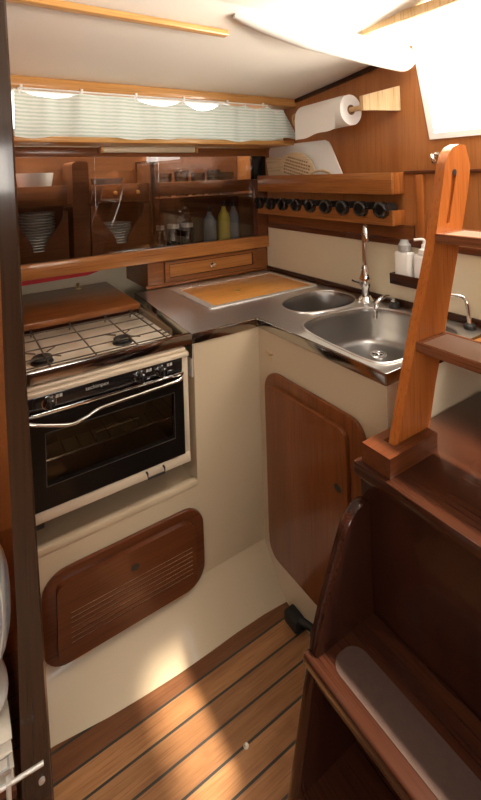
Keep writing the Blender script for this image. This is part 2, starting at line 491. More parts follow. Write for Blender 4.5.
# ------------------------------------------------------------------ sink cabinet (right cream moulding)
kc = thing('sink_cabinet', 'cream moulded cabinet under the sink with tall mahogany door', 'cabinet', (1.09, .97, FZ))
mb = MB(); mb.box(XS, XS + .012, .705, YA - .0005, .16, .868)
obj('front_panel', mb, M['cream'], kc)
mb = MB(); mb.box(XS, XB - .008, .703, .7045, .16, .868); mb.box(XS + .013, XB - .008, .7045, .715, FZ, .868)
obj('end_panel', mb, M['cream_wall'], kc)
mb = MB(); ys = [.705 + (YA - .705) * i / 26 for i in range(27)]
loops = []
for y in ys:
    lp = []
    f = (YA - y)
    for k in range(9):
        t = k / 8
        z = .162 + (FZ - .002 - .162) * t
        x = XS + (-.016 - .014 * min(1, f / .3)) * t ** 1.25
        yy = y - (YA - flo(XS)) * t ** 1.25 * max(0, 1 - f / .5)
        lp.append((x, yy, z))
    loops.append(lp)
mb.loft(loops, closed=False)
obj('plinth', mb, M['cream'], kc, normals=False)
dr = obj('door', MB().prism(rr(.765, 1.182, .172, .752, (.05, .05, .07, .05)) , 'yz', XS - .014, XS - .0005, bev=.004), M['mid_z'], kc)
mb = MB(); mb.prism(rr(.812, 1.158, .176, .718, (.03, .045, .04, .03)), 'yz', XS - .030, XS - .0145, bev=.004)
obj('door_panel', mb, M['mid_z'], dr)
obj('finger_hole', MB().lathe([(0, 0), (.012, 0), (.0135, .0012), (0, .0012)], (XS - .0302, .843, .560), '-x', 20, 1.0, .75), M['blackm'], dr, label='black oval finger hole')
mb = MB(); mb.tube([(XS - .001, 1.148, .800), (XS - .012, 1.148, .800), (XS - .014, 1.144, .795)], .0022, 8)
mb.tube(smoothpath([(XS - .010, 1.152, .802), (XS - .012, 1.165, .806), (XS - .012, 1.176, .803), (XS - .004, 1.178, .802)]), .0018, 8)
mb.lathe([(0, 0), (.006, 0), (.006, .002), (0, .002)], (XS, 1.160, .785), '-x', 10)
obj('hook', mb, M['brass'], kc)

# ------------------------------------------------------------------ steel worktop
wt = thing('worktop', 'L shaped brushed steel worktop with two sunk basins', 'worktop', (1.0, 1.4, .87))
def closed_smooth(pts, n=5):
    P = [Vector((x, y, 0)) for x, y in pts]; N = len(P); out = []
    for i in range(N):
        p0, p1, p2, p3 = P[i - 1], P[i], P[(i + 1) % N], P[(i + 2) % N]
        for k in range(n):
            t = k / n
            q = .5 * (2 * p1 + (p2 - p0) * t + (2 * p0 - 5 * p1 + 4 * p2 - p3) * t * t + (3 * p1 - p0 - 3 * p2 + p3) * t ** 3)
            out.append((q.x, q.y))
    return out
# outlines of the big D shaped basin and the small round one (anticlockwise)
s2 = closed_smooth([(1.19, .728), (1.240, .762), (1.260, .83), (1.266, .92), (1.258, .99), (1.232, 1.050), (1.19, 1.082), (1.12, 1.098), (1.03, 1.104), (.968, 1.098), (.928, 1.082), (.906, 1.055),
                    (.890, 1.01), (.879, .94), (.873, .86), (.872, .79), (.882, .745), (.915, .728), (1.0, .723), (1.10, .722)], 4)
s1 = closed_smooth([(1.098, 1.131), (1.162, 1.125), (1.225, 1.141), (1.268, 1.175), (1.290, 1.230), (1.283, 1.290), (1.245, 1.332), (1.185, 1.350), (1.118, 1.347), (1.058, 1.329), (1.010, 1.294), (.984, 1.245), (.984, 1.196), (1.006, 1.160), (1.048, 1.141)], 4)
outl = [(.607, YA - .003), (XS - .003, YA - .003), (XS - .003, .703), (XB - .02, .703), (XB - .02, 1.798), (.637, 1.798)]
lid_hole = [(.786, 1.42), (1.288, 1.42), (1.288, 1.728), (.786, 1.728)]
mb = MB(); mb.prism(outl, 'xy', WT - .003, WT, holes=[list(reversed(s1)), list(reversed(s2)), list(reversed(lid_hole))])
obj('worktop_plate', mb, M['steel'], wt)
mb = MB()
mb.box(.607, XS - .001, YA - .006, YA - .0005, WT - .030, WT + .001, .002)
mb.box(XS - .007, XS - .001, .700, YA - .003, WT - .030, WT + .001, .002)
mb.box(XS - .005, XB - .02, .698, .7025, WT - .030, WT + .001, .002)
mb.prism([(.607, YA), (.637, 1.798), (.634, 1.798), (.604, YA)], 'xy', WT - .075, WT)
obj('worktop_edge', mb, M['steel_edge'], wt)
mb = MB(); mb.box(.112, .606, YA - .006, YA + .012, WT - .030, WT + .003, .003)
obj('fiddle_bar', mb, M['steel_edge'], wt)
def basin(name, lp, cx, cy, depth, dc):
    lps = []
    for k, dz in ((1.0, 0.0), (.975, -.004), (.955, -.016), (.93, -depth * .55), (.89, -depth * .82), (.80, -depth * .95), (.62, -depth), (.16, -depth - .003)):
        cxx = cx + (dc[0] - cx) * (1 - k); cyy = cy + (dc[1] - cy) * (1 - k)
        lps.append([(cxx + (x - cx) * k, cyy + (y - cy) * k, WT + dz) for x, y in lp])
    mb = MB(); mb.loft(lps, False, True)
    b = obj(name, mb, M['basin'], wt, normals=False)
    mb = MB(); mb.tube([(x, y, WT + .001) for x, y in lp], .0032, 8, closed=True)
    obj('basin_rim', mb, M['steel'], b)
    dx, dy = dc
    px_, py_ = cx + (dx - cx) * .84, cy + (dy - cy) * .84
    mb = MB(); mb.lathe([(.016, .0), (.018, .004), (.027, .004), (.029, .001), (.029, 0)], (px_, py_, WT - depth - .003), 'z', 24)
    d = obj('drain_ring', mb, M['chrome'], b)
    mb = MB(); mb.lathe([(0, .001), (.0165, .001), (.0165, .003), (0, .003)], (px_, py_, WT - depth - .003), 'z', 20)
    obj('drain_hole', mb, M['blackm'], b)
    mb = MB()
    for a in (0, 1.05, 2.09):
        mb.tube([(px_ + .016 * math.cos(a), py_ + .016 * math.sin(a), WT - depth + .002), (px_ - .016 * math.cos(a), py_ - .016 * math.sin(a), WT - depth + .002)], .002, 6)
    obj('strainer', mb, M['chrome'], b)
basin('sink_basin', s2, 1.070, .915, .120, (1.177, .998))
basin('round_basin', s1, 1.137, 1.238, .125, (1.137, 1.238))

# cold box lid let into the worktop
lid = thing('icebox_lid', 'orange wooden lid set in a pale metal frame on the steel worktop', 'lid', (1.037, 1.57, WT))
obj('lid_panel', MB().box(.800, 1.274, 1.421, 1.718, WT - .012, WT + .002, .002), M['lid'], lid)
mb = MB()
mb.prism(rr(.772, 1.290, 1.400, 1.742, .014, 4), 'xy', WT + .0006, WT + .004, holes=[list(reversed(rr(.801, 1.272, 1.422, 1.716, .004, 2)))])
obj('lid_frame', mb, M['alu'], lid)
obj('lid_pull', MB().lathe([(0, 0), (.012, 0), (.012, .003), (.007, .004), (0, .002)], (.982, 1.552, WT + .0022), 'z', 20), M['brass'], lid)
for x in (.86, .90): obj('lid_screw', MB().lathe([(0, 0), (.006, 0), (.006, .003), (0, .004)], (x, 1.728, WT + .004), 'z', 12), M['chrome'], lid)

# ------------------------------------------------------------------ cooker
ck = thing('cooker', 'black fronted gas cooker with cream enamel hob and two burners', 'cooker', (.35, 1.4, .53))
OX0, OX1 = .128, .578
obj('hob', MB().box(OX0, OX1 + .012, 1.248, 1.630, .845, .868, .004), M['enamel'], ck)
mb = MB(); mb.box(OX0, OX1, 1.232, 1.60, .535, .842)
obj('oven_body', mb, M['blackm'], ck) if False else None
mb.bm.free()
mb = MB()
mb.box(OX0, OX0 + .012, 1.232, 1.60, .53, .842); mb.box(OX1 - .012, OX1 + .008, 1.214, 1.60, .53, .842, .002)
mb.box(OX0, OX1, 1.58, 1.60, .53, .842); mb.box(OX0, OX1, 1.236, 1.60, .53, .545); mb.box(OX0, OX1, 1.236, 1.60, .81, .842)
obj('oven_body', mb, M['trim_enamel'], ck)
mb = MB(); mb.box(OX0 - .002, OX1 + .010, 1.206, 1.236, .843, .856, .004); mb.box(OX0 - .002, OX1 + .004, 1.216, 1.238, .857, .866, .003)
obj('top_trim', mb, M['trim_enamel'], ck)
mb = MB(); mb.box(OX0 - .002, OX1 + .006, 1.208, 1.236, .530, .559, .003)
obj('base_trim', mb, M['trim_enamel'], ck)
cp = obj('control_panel', MB().box(OX0, OX1 - .012, 1.210, 1.232, .806, .8425, .002), M['black'], ck)
def knob(x, z):
    mb = MB(); mb.lathe([(.0165, 0), (.0165, .004), (.0135, .006), (.0125, .020), (.010, .022), (0, .022)], (x, 1.2095, z), '-y', 24)
    k = obj('knob', mb, M['black'], ck)
    mb = MB(); mb.box(x - .002, x + .002, 1.184, 1.1885, z - .010, z + .010, .0006)
    obj('knob_grip', mb, M['blackm'], k)
    mb = MB(); mb.lathe([(.0168, 0), (.0178, .0), (.0178, .003), (.0168, .003)], (x, 1.2094, z), '-y', 24)
    obj('knob_ring', mb, M['chrome'], k)
for x in (.198, .436, .499): knob(x, .823)
for x in (.222, .462, .525):
    mb = MB(); mb.box(x - .008, x - .001, 1.2090, 1.2099, .829, .837); mb.box(x + .001, x + .008, 1.2090, 1.2099, .829, .837)
    obj('burner_symbol', mb, M['text'], ck, label='tiny pale printed burner symbol')
def text(s, size, loc, parent, mat, name):
    cu = bpy.data.curves.new('t', 'FONT'); cu.body = s; cu.size = size; cu.extrude = .0002; cu.align_x = 'CENTER'
    to = bpy.data.objects.new('t', cu); C.objects.link(to)
    bpy.context.view_layer.update()
    me = bpy.data.meshes.new_from_object(to.evaluated_get(bpy.context.evaluated_depsgraph_get()))
    bpy.data.objects.remove(to); bpy.data.curves.remove(cu)
    me.transform(Matrix.Rotation(PI / 2, 4, 'X')); me.materials.clear(); me.materials.append(mat); me.name = name
    o = bpy.data.objects.new(name, me); C.objects.link(o); o.parent = parent
    o.location = Vector(loc) - wpos(parent); return o
text('techimpex', .0145, (.318, 1.2096, .826), cp, M['text'], 'maker_lettering')
# oven door with window
od = obj('oven_door', MB().prism([(OX0, .561), (OX1 - .012, .561), (OX1 - .012, .803), (OX0, .803)], 'xz', 1.206, 1.222,
         holes=[[(.188, .618), (.188, .748), (.534, .748), (.534, .618)]]), M['doorblack'], ck)
obj('door_window', MB().box(.184, .538, 1.2225, 1.2255, .614, .752), M['ovenglass'], od, label='dark tinted glass window of the oven door')
mb = MB()
for a, b, c, d in ((.186, .536, .7485, .750), (.186, .536, .616, .6175)): mb.box(a, b, 1.2052, 1.206, c, d)
for a in (.186, .535): mb.box(a, a + .0012, 1.2052, 1.206, .616, .75)
obj('window_border', mb, plain('window_border_grey', (.06, .05, .045), .3), od)
obj('door_top_strip', MB().box(OX0, OX1 - .012, 1.202, 1.2058, .796, .804, .001), M['chrome'], od)
mb = MB(); mb.tube(smoothpath([(.128, 1.200, .797), (.150, 1.186, .792), (.205, 1.182, .775), (.245, 1.182, .765), (.280, 1.183, .770), (.306, 1.184, .779), (.335, 1.184, .783), (.45, 1.184, .787), (.54, 1.186, .790), (.560, 1.204, .790)], 6), .0042, 12)
obj('handle', mb, M['chrome'], od)
obj('door_clip', MB().box(.528, .548, 1.196, 1.2018, .797, .806, .001), M['chrome'], od)
mb = MB()
for y in (1.24, 1.50): mb.tube([(.145, y, .662), (.565, y, .662)], .003, 8)
for i in range(11): mb.tube([(.16 + i * .04, 1.24, .664), (.16 + i * .04, 1.50, .664)], .0015, 6)
mb.tube([(.32, 1.245, .662), (.32, 1.245, .690), (.44, 1.245, .690), (.44, 1.245, .662)], .0015, 6)
obj('oven_rack', mb, M['chrome'], ck)
obj('oven_lining', MB().box(.142, .566, 1.52, 1.575, .548, .808), plain('oven_lining_dark', (.16, .12, .085), .5), ck)
mb = MB(); mb.tube([(.445, 1.2065, .552), (.445, 1.197, .552), (.445, 1.195, .540), (.495, 1.195, .540), (.495, 1.197, .552), (.495, 1.2065, .552)], .0028, 8)
obj('latch_bracket', mb, M['blackm'], ck)
obj('rubber_foot', MB().box(.140, .180, 1.215, 1.25, .512, .5295, .003), M['rubber'], ck)
# burners and pan support
for i, (x, y) in enumerate(((.209, 1.367), (.442, 1.374))):
    b = obj('burner', MB().lathe([(.031, 0), (.029, .004), (.021, .006), (.021, .010), (0, .010)], (x, y, .868), 'z', 28), M['iron'], ck)
    obj('burner_cap', MB().lathe([(.027, 0), (.028, .003), (.025, .006), (0, .007)], (x, y, .8782), 'z', 28), M['iron'], b)
mb = MB()
for x in (.150, .213, .333, .453, .545):
    mb.tube(smoothpath([(x, 1.262, .870), (x, 1.266, .888), (x, 1.28, .890), (x, 1.58, .890), (x, 1.594, .894), (x, 1.598, .870)], 5), .0024, 8)
for y in (1.285, 1.345, 1.418, 1.50, 1.572):
    mb.tube([(.138, y, .8885), (.562, y, .8885)], .0021, 8)
mb.tube(smoothpath([(.545, 1.31, .889), (.575, 1.32, .889), (.585, 1.345, .885)], 4), .0024, 8)
mb.tube(smoothpath([(.545, 1.54, .889), (.572, 1.55, .892), (.582, 1.575, .889)], 4), .0024, 8)
for a in range(4):
    t = PI / 4 + a * PI / 2
    for cx, cy in ((.209, 1.367), (.442, 1.374)):
        mb.tube([(cx + .022 * math.cos(t), cy + .022 * math.sin(t), .889), (cx + .06 * math.cos(t), cy + .06 * math.sin(t), .889)], .002, 6)
obj('pan_support', mb, M['gridm'], ck)

# board behind the hob
bb = thing('hob_shelf_board', 'reddish wooden board level behind the gas hob', 'board', (.36, 1.86, .87))
obj('board_top', MB().box(.112, .600, 1.640, 2.078, .880, .902, .003), M['mid_x'], bb)
obj('front_skirt', MB().box(.112, .600, 1.655, 1.668, .845, .8795), M['dark_x'], bb)
mb = MB(); mb.lathe([(.012, 0), (.011, .003), (.005, .005), (.005, .014), (.009, .020), (.006, .026), (0, .027)], (.462, 2.02, .902), 'z', 16)
mb.tube([(.445, 2.02, .914), (.482, 2.02, .914)], .003, 8)
obj('fuel_cock', mb, M['brass'], label='small brass tap standing on the board behind the hob', cat='tap')
obj('red_strip', MB().prism([(.112, 1.012), (.525, .998), (.525, .985), (.480, .974), (.112, .968)], 'xz', 1.93, 1.945), M['red'], label='bright red strip under the glass cupboard above the hob', cat='strip')

# ------------------------------------------------------------------ drawer case on the worktop
dc = thing('drawer_case', 'small mahogany drawer case on the worktop under glass cupboard', 'drawer unit', (1.015, 1.94, .905))
mb = MB()
mb.box(.698, XB - .004, 1.812, 2.08, .902, 1.012)
mb.box(.690, XB - .004, 1.804, 1.812, .902, .916, .002)
mb.box(.698, .770, 1.806, 1.812, .917, 1.012, .001); mb.box(1.262, XB - .004, 1.806, 1.812, .917, 1.012, .001)
obj('case', mb, M['mid_x'], dc)
d = obj('drawer', MB().prism([(.775, .920), (1.257, .920), (1.257, 1.008), (.775, 1.008)], 'xz', 1.800, 1.812, holes=[[(.796, .936), (.796, .996), (1.238, .996), (1.238, .936)]], bev=.0), M['mid_x'], dc)
mb = MB(); mb.box(.797, 1.237, 1.8065, 1.8115, .937, .995)
obj('drawer_panel', mb, M['teak_x'], d)
mb = MB()
mb.box(.796, 1.238, 1.8035, 1.8064, .936, .9395); mb.box(.796, 1.238, 1.8035, 1.8064, .9925, .996); mb.box(.796, .7995, 1.8035, 1.8064, .9395, .9925); mb.box(1.2345, 1.238, 1.8035, 1.8064, .9395, .9925)
obj('drawer_moulding', mb, M['dark_x'], d)
obj('drawer_knob', MB().lathe([(.013, 0), (.012, .002), (.005, .004), (.004, .010), (.0105, .014), (.009, .019), (0, .021)], (1.012, 1.8062, .966), '-y', 20), M['chrome'], d)

# ------------------------------------------------------------------ glazed cupboard
gc = thing('glass_cupboard', 'long wall cupboard with sliding smoked glass doors holding dishes', 'cupboard', (.72, 1.93, 1.016))
mb = MB(); mb.box(.110, XB - .003, 2.062, 2.080, 1.016, 1.50); mb.box(.110, XB - .003, 1.815, 2.062, 1.016, 1.030)
obj('carcass', mb, M['inner_x'], gc)
obj('bottom_rail', MB().box(.110, XB - .003, 1.786, 1.814, 1.016, 1.074, .004), M['teak_x'], gc)
obj('top_rail', MB().box(.110, XB - .003, 1.790, 1.826, 1.466, 1.503, .003), M['mid_x'], gc)
obj('end_post', MB().box(1.246, 1.322, 1.788, 1.815, 1.352, 1.4655, .003), M['black'], gc, label='black panel at the right end of the cupboard')
obj('end_stile', MB().box(1.262, XB - .003, 1.788, 1.826, 1.0745, 1.351, .003), M['mah_z'], gc)
for x0, x1, y in ((.110, .760, 1.800), (.735, 1.275, 1.818)):
    obj('glass_door', MB().box(x0, x1, y, y + .005, 1.0745, 1.4655), M['smoked'], gc, label='sliding smoked glass pane')
obj('upper_shelf', MB().box(.110, XB - .003, 1.91, 2.062, 1.268, 1.280), M['inner_x'], gc)
def shelf_front(x0, x1, z0, z1, name='fiddle'):
    obj(name, MB().box(x0, x1, 1.900, 1.912, z0, z1, .002), M['inner_x'], gc)
shelf_front(.110, .404, 1.276, 1.355); shelf_front(.495, .752, 1.276, 1.352); shelf_front(.775, XB - .01, 1.292, 1.352)
def vrack(x0, x1, a, b, c, d, zt, zb):
    """board with a V shaped cut-out that lets one lift the stack"""
    pts = [(x0, 1.031), (x1, 1.031), (x1, zt), (b, zt)]
    for i in range(9):
        t = i / 8; s_ = t * t * (3 - 2 * t)
        pts.append((b + (d - b) * s_, zt - .012 + (zb - zt + .012) * t))
    for i in range(9):
        t = 1 - i / 8; s_ = t * t * (3 - 2 * t)
        pts.append((a + (c - a) * s_, zt - .012 + (zb - zt + .012) * t))
    pts += [(a, zt), (x0, zt)]
    obj('dish_rack', MB().prism(pts, 'xz', 1.900, 1.912), M['inner_x'], gc)
vrack(.110, .404, .216, .384, .272, .312, 1.252, 1.098)
vrack(.495, .752, .520, .725, .600, .645, 1.262, 1.095)
for x0, x1 in ((.420, .485), (.757, .772)):
    obj('divider', MB().prism(rr(x0, x1, 1.031, 1.452, (.002, .002, .02, .02), 5), 'xz', 1.880, 2.060), M['inner_x'], gc)
for x in (.60, .70): obj('peg', MB().lathe([(.009, 0), (.008, .006), (0, .008)], (x, 1.8995, 1.315), '-y', 12), M['oak_x'], gc)
# stacks of plates and dishes: every dish its own thing
def dish(x, y, z, r, h, mat, label, group):
    mb = MB(); mb.lathe([(0, 0), (r * .55, 0), (r * .62, h * .25), (r, h), (r - .003, h + .002), (r * .6, h * .45), (0, h * .3)], (x, y, z), 'z', 28)
    return obj('plate', mb, mat, None, label, 'plate', group)
first = dish(.298, 1.989, 1.031, .073, .010, M['china'], 'white plate in the tall stack behind the V cut board at far left', 'plates stacked behind the left V cut board')
for i in range(1, 19):
    o = first.copy(); C.objects.link(o); o.location = first.location + Vector((.001 * random.uniform(-1, 1), 0, .0113 * i))
first = dish(.622, 1.989, 1.031, .073, .010, M['china'], 'white plate in the short stack behind the second V cut board', 'plates stacked behind the second V cut board')
for i in range(1, 13):
    o = first.copy(); C.objects.link(o); o.location = first.location + Vector((.001 * random.uniform(-1, 1), 0, .0113 * i))
def bowl(x, y, z, r, h, mat, label, group):
    mb = MB(); mb.lathe([(0, 0), (r * .5, 0), (r * .85, h * .5), (r, h), (r - .004, h), (r * .8, h * .52), (0, h * .1)], (x, y, z), 'z', 28)
    return obj('bowl', mb, mat, None, label, 'bowl', group)
bowl(.296, 1.986, 1.2805, .073, .128, M['china'], 'large white bowl on the top left cupboard shelf', None)
for i, lb in enumerate(('lower grey bowl on the cupboard shelf right of the left divider', 'upper grey bowl on the cupboard shelf right of the left divider')):
    bowl(.590, 1.986, 1.281 + i * .048, .072, .046 if i == 0 else .05, M['chinad'], lb, 'grey bowls on the top shelf')
# glasses on the upper right shelf
def tumbler(x, y, z, r, h, label, mat='glass'):
    mb = MB(); mb.lathe([(0, 0), (r * .85, 0), (r, h), (r - .003, h), (r * .8, .006), (0, .006)], (x, y, z), 'z', 20)
    return obj('drinking_glass', mb, M[mat], None, label, 'glass', 'drinking glasses on the cupboard shelf')
for i, (x, lb) in enumerate(((.86, 'first'), (.95, 'second'), (1.04, 'third'), (1.13, 'fourth'), (1.21, 'fifth'))):
    tumbler(x, 1.975, 1.281, .036, .125 if i % 2 else .112, lb + ' drinking glass from the left on the upper shelf behind glass')
def bottle(x, y, z, r, h, mat, capm, name, label, cat, group=None, lab=None):
    t = thing(name, label, cat, (x, y, z), group)
    obj('body', MB().lathe([(0, 0), (r, 0), (r, h * .62), (r * .85, h * .70), (r * .4, h * .80), (r * .36, h * .88), (0, h * .88)], (x, y, z), 'z', 20), mat, t)
    obj('cap', MB().lathe([(0, h * .88), (r * .42, h * .88), (r * .42, h), (0, h)], (x, y, z), 'z', 16), capm, t)
    if lab: obj('paper_label', MB().lathe([(r + .0006, h * .08), (r + .001, h * .08), (r + .001, h * .55), (r + .0006, h * .55)], (x, y, z), 'z', 20), lab, t)
    return t
bottle(1.155, 1.93, 1.031, .030, .215, M['yellow'], M['blackm'], 'bottle', 'bottle with a yellow green label behind the smoked glass', 'bottle', None, M['yellow'])
bottle(1.085, 1.95, 1.031, .030, .19, M['bluegrey'], M['blackm'], 'bottle', 'blue grey bottle left of the yellow labelled one in the cupboard', 'bottle', None, M['bluegrey'])
bottle(1.225, 1.95, 1.031, .029, .21, M['bluegrey'], M['blackm'], 'bottle', 'blue grey bottle right of the yellow labelled one in the cupboard', 'bottle', None, M['bluegrey'])
for x, lb in ((.815, 'clear glass jar leftmost of the three jars on the cupboard floor'), (.890, 'clear glass jar in the middle of the three on the cupboard floor'), (.965, 'clear glass jar nearest the bottles on the cupboard floor')):
    t = thing('storage_jar', lb, 'jar', (x, 1.96, 1.031), 'jars on the cupboard floor')
    obj('jar_body', MB().lathe([(0, 0), (.032, 0), (.033, .085), (.026, .10), (.024, .10), (.030, .083), (.029, .005), (0, .005)], (x, 1.96, 1.031), 'z', 20), M['glass'], t)
    obj('jar_lid', MB().lathe([(0, .1005), (.029, .1005), (.029, .118), (0, .118)], (x, 1.96, 1.031), 'z', 20), M['alu'], t)
# lamp under the sill
lt = thing('strip_lamp', 'beige strip lamp mounted under the shelf above the glass doors', 'lamp', (.70, 1.745, 1.476))
obj('lamp_body', MB().box(.505, .905, 1.732, 1.764, 1.480, 1.5035, .005), M['lamp'], lt)
for x in (.495, .905): obj('end_cap', MB().box(x, x + .012, 1.730, 1.766, 1.478, 1.5035, .003), M['oak_x'], lt)

# ------------------------------------------------------------------ curtain
rl = thing('curtain_rail', 'thin white curtain rail under the golden beam', 'curtain rail', (.66, 1.545, 1.668))
mb = MB(); mb.tube([(.190, 1.545, 1.662), (.192, 1.545, 1.670), (.20, 1.545, 1.672), (1.16, 1.545, 1.672), (1.165, 1.550, 1.672)], .0028, 8)
obj('rail', mb, M['white'], rl)
for x in (.20, .385, .575, .765, .96, 1.14):
    obj('rail_bracket', MB().box(x - .004, x + .004, 1.5432, 1.5515, 1.668, 1.682, .001), M['white'], rl)
tops = [.195, .38, .57, .76, .93, 1.05, 1.16]
def cur(u, v):
    x = .178 + u * (1.330 - .178)
    # the head hangs between hooks
    k = [i for i in range(len(tops) - 1) if tops[i] <= x <= tops[i + 1]]
    if k:
        a, b = tops[k[0]], tops[k[0] + 1]; t = (x - a) / (b - a)
        depth = (.020, .005, .026, .034, .008, .012)[k[0]]
        sag = depth * math.sin(PI * t) ** .8
    elif x > 1.16: sag = .010 * math.sin((x - 1.16) / .165 * PI * 2) + .012 * (x - 1.16) / .165
    else: sag = 0
    top = 1.668 - sag - (.012 if x > 1.2 else 0)
    bot = 1.521 + .005 * math.sin(x * 15 + 2) + .003 * math.sin(x * 41 + 1) + .012 * max(0, (x - 1.2) / .125)
    z = top + (bot - top) * v
    w_ = math.sin(x * 24 + 1.3 * math.sin(x * 7.3) + .5 * v) * (.5 + .5 * math.sin(x * 5.1 + .8)) * .011 + math.sin(x * 57 + 2 * math.sin(x * 6)) * (.005 - .001 * v) + math.sin(x * 131) * .0016 * (1 - v)
    y = 1.5525 + w_ * (.75 + .35 * v)
    sl = max(0, (x - 1.20) / .125)
    return Vector((x - .060 * (1 - v) * sl ** 1.5, y - .018 * sl * v, z))
mb = MB(); mb.grid(cur, 220, 14)
cu = obj('curtain', mb, M['curtain'], label='pale green and white striped short curtain over the window', cat='curtain', normals=False)
for x in tops: obj('curtain_hook', MB().box(x - .003, x + .003, 1.549, 1.5512, 1.652, 1.668, .001), M['white'], cu)

# rolled white cloth at the hatch edge
mb = MB()
P_ = smoothpath([(.640, .985, 1.797), (.72, .982, 1.792), (.86, .975, 1.779), (1.02, .965, 1.766), (1.18, .958, 1.755), (1.285, .955, 1.750), (1.300, .955, 1.750)], 8)
n = len(P_); rad = []
for i in range(n):
    t = i / (n - 1)
    r = .008 + .030 * min(1, t / .35) ** .8 + .004 * t
    if t > .90: r *= max(.05, math.sqrt(max(0, 1 - ((t - .90) / .105) ** 2)))
    rad.append(r)
mb.tube(P_, rad, 20)
obj('rolled_cloth', mb, M['cloth'], label='white padded cloth roll along the ceiling beside the hatch', cat='cloth')

# ------------------------------------------------------------------ bulkhead shelf with spice jars
XF = 1.263
sh = thing('spice_shelf', 'two tier teak shelf on the bulkhead above the sinks', 'shelf', (1.30, 1.40, 1.18))
obj('upper_fiddle', MB().box(XF, XF + .014, .993, 1.782, 1.293, 1.369, .003), M['teak_y'], sh)
obj('end_block', MB().box(XF + .0145, XB - .001, .993, 1.012, 1.293, 1.369, .003), M['teak_z'], sh)
obj('upper_board', MB().box(XF + .0145, XB - .001, 1.0125, 1.782, 1.293, 1.303), M['mid_y'], sh)
jy = [1.757 - .0905 * i for i in range(9)]
pts = [(.993, 1.186), (1.782, 1.186), (1.782, 1.218)]
for y in jy:
    if y + .035 > 1.78: 
        pts += [(y + .0245, 1.218)]
    else: pts += [(y + .033, 1.238), (y + .0275, 1.238)]
    for k in range(9):
        a = -PI * .5 + (PI * .5 - PI * .0) * (0) 
        b = 0 - PI * k / 8
        pts.append((y + .0275 * math.cos(b), 1.238 + .030 * math.sin(b)))
    pts += [(y - .033, 1.238)]
pts += [(.993, 1.238)]
q = []
for p in pts:
    if not q or (abs(p[0] - q[-1][0]) + abs(p[1] - q[-1][1])) > 1e-4: q.append(p)
q = [p for p in q if p[0] <= 1.7821]
obj('lower_fiddle', MB().prism(q, 'yz', XF, XF + .012), M['teak_y'], sh)
obj('lower_end_block', MB().box(XF + .0125, XB - .001, .993, 1.005, 1.186, 1.238, .002), M['teak_z'], sh)
obj('lower_board', MB().box(XF + .0125, XB - .001, 1.0055, 1.782, 1.190, 1.200), M['mid_y'], sh)
obj('shelf_back', MB().box(XB - .008, XB - .001, .955, 1.782, 1.135, 1.1855), M['mid_y'], sh)
def jar(y, z):
    t = thing('spice_jar', '', 'jar', (1.29, y, z - .026), 'spice jars lying in the lower shelf')
    obj('jar_glass', MB().lathe([(0, .0), (.0225, .0), (.0225, .052), (.018, .058), (0, .058)], (1.265, y, z), 'x', 24), M['blackm'], t)
    l = obj('lid', MB().lathe([(0, .005), (.017, .005), (.0185, .001), (.0205, .0), (.024, .001), (.0272, .004), (.0280, .008), (.0280, .022), (0, .022)], (1.240, y, z), 'x', 28), M['black'], t, label='black screw lid')
    return t
j0 = jar(jy[-1], 1.241)
nums = ['first', 'second', 'third', 'fourth', 'fifth', 'sixth', 'seventh', 'eighth']
j0['label'] = 'black lidded spice jar at the open right end of the shelf'
for i, y in enumerate(jy[:-1]):
    k = 8 - i
    dup(j0, (1.29, y, 1.237 - .026 + .004 * (1 - k / 8)), 'black lidded spice jar, ' + ('second third fourth fifth sixth seventh eighth ninth'.split()[k - 1]) + ' from the right end of the shelf')

# boards standing in the upper shelf
def slab(pts, x0, th, lean, zref):
    """outline (y,z) leaned against the bulkhead"""
    mb = MB(); mb.prism(pts, 'yz', x0, x0 + th, bev=.002, seg=2)
    for v in mb.bm.verts: v.co.x += (v.co.z - zref) * lean
    return mb
def rotp(pts, a, c):
    return [(c[0] + (y - c[0]) * math.cos(a) - (z - c[1]) * math.sin(a), c[1] + (y - c[0]) * math.sin(a) + (z - c[1]) * math.cos(a)) for y, z in pts]
z0 = 1.304
cb = obj('cutting_board', slab(rr(0, 1, 0, 1, .1, 5) and [(1.735, z0), (1.762, 1.488), (1.752, 1.505), (1.735, 1.512), (1.375, 1.512), (1.352, 1.503), (1.338, 1.486), (1.225, z0)], 1.302, .008, .12, z0), M['white'], label='large white plastic cutting board standing at the back of the shelf', cat='cutting board')
obj('small_board', slab([(1.715, z0), (1.765, 1.445), (1.757, 1.456), (1.64, 1.452), (1.60, z0)], 1.292, .007, .10, z0), M['boardw'], label='small pale board at the left behind the round one on the shelf', cat='cutting board')
cc = (1.520, 1.395)
ov = [(cc[0] + .118 * math.cos(2 * PI * k / 40), cc[1] + .072 * math.sin(2 * PI * k / 40)) for k in range(40)]
ov = rotp(ov, .22, cc)
rb = thing('round_board', 'oval pale wooden board with burnt inscription and handle on the shelf', 'cutting board', (1.285, 1.545, z0))
obj('board_disc', slab(ov, 1.279, .009, .10, z0), M['boardw'], rb)
mb = MB()
for r_ in range(6):
    zz = 1.437 - .014 * r_
    ln = .085 * math.sqrt(max(.05, 1 - ((zz - 1.395) / .07) ** 2))
    y = cc[0] + ln
    while y > cc[0] - ln:
        w_ = random.uniform(.006, .014)
        mb.box(1.2784, 1.279, y - w_, y, zz - .004, zz + .003); y -= w_ + .005
for v in mb.bm.verts:
    yy, zz = rotp([(v.co.y, v.co.z)], .22, cc)[0]; v.co.y = yy; v.co.z = zz; v.co.x += (zz - z0) * .10
obj('inscription', mb, plain('burnt_brown', (.26, .16, .08), .7), rb, label='rows of brown burnt lettering too small to read')
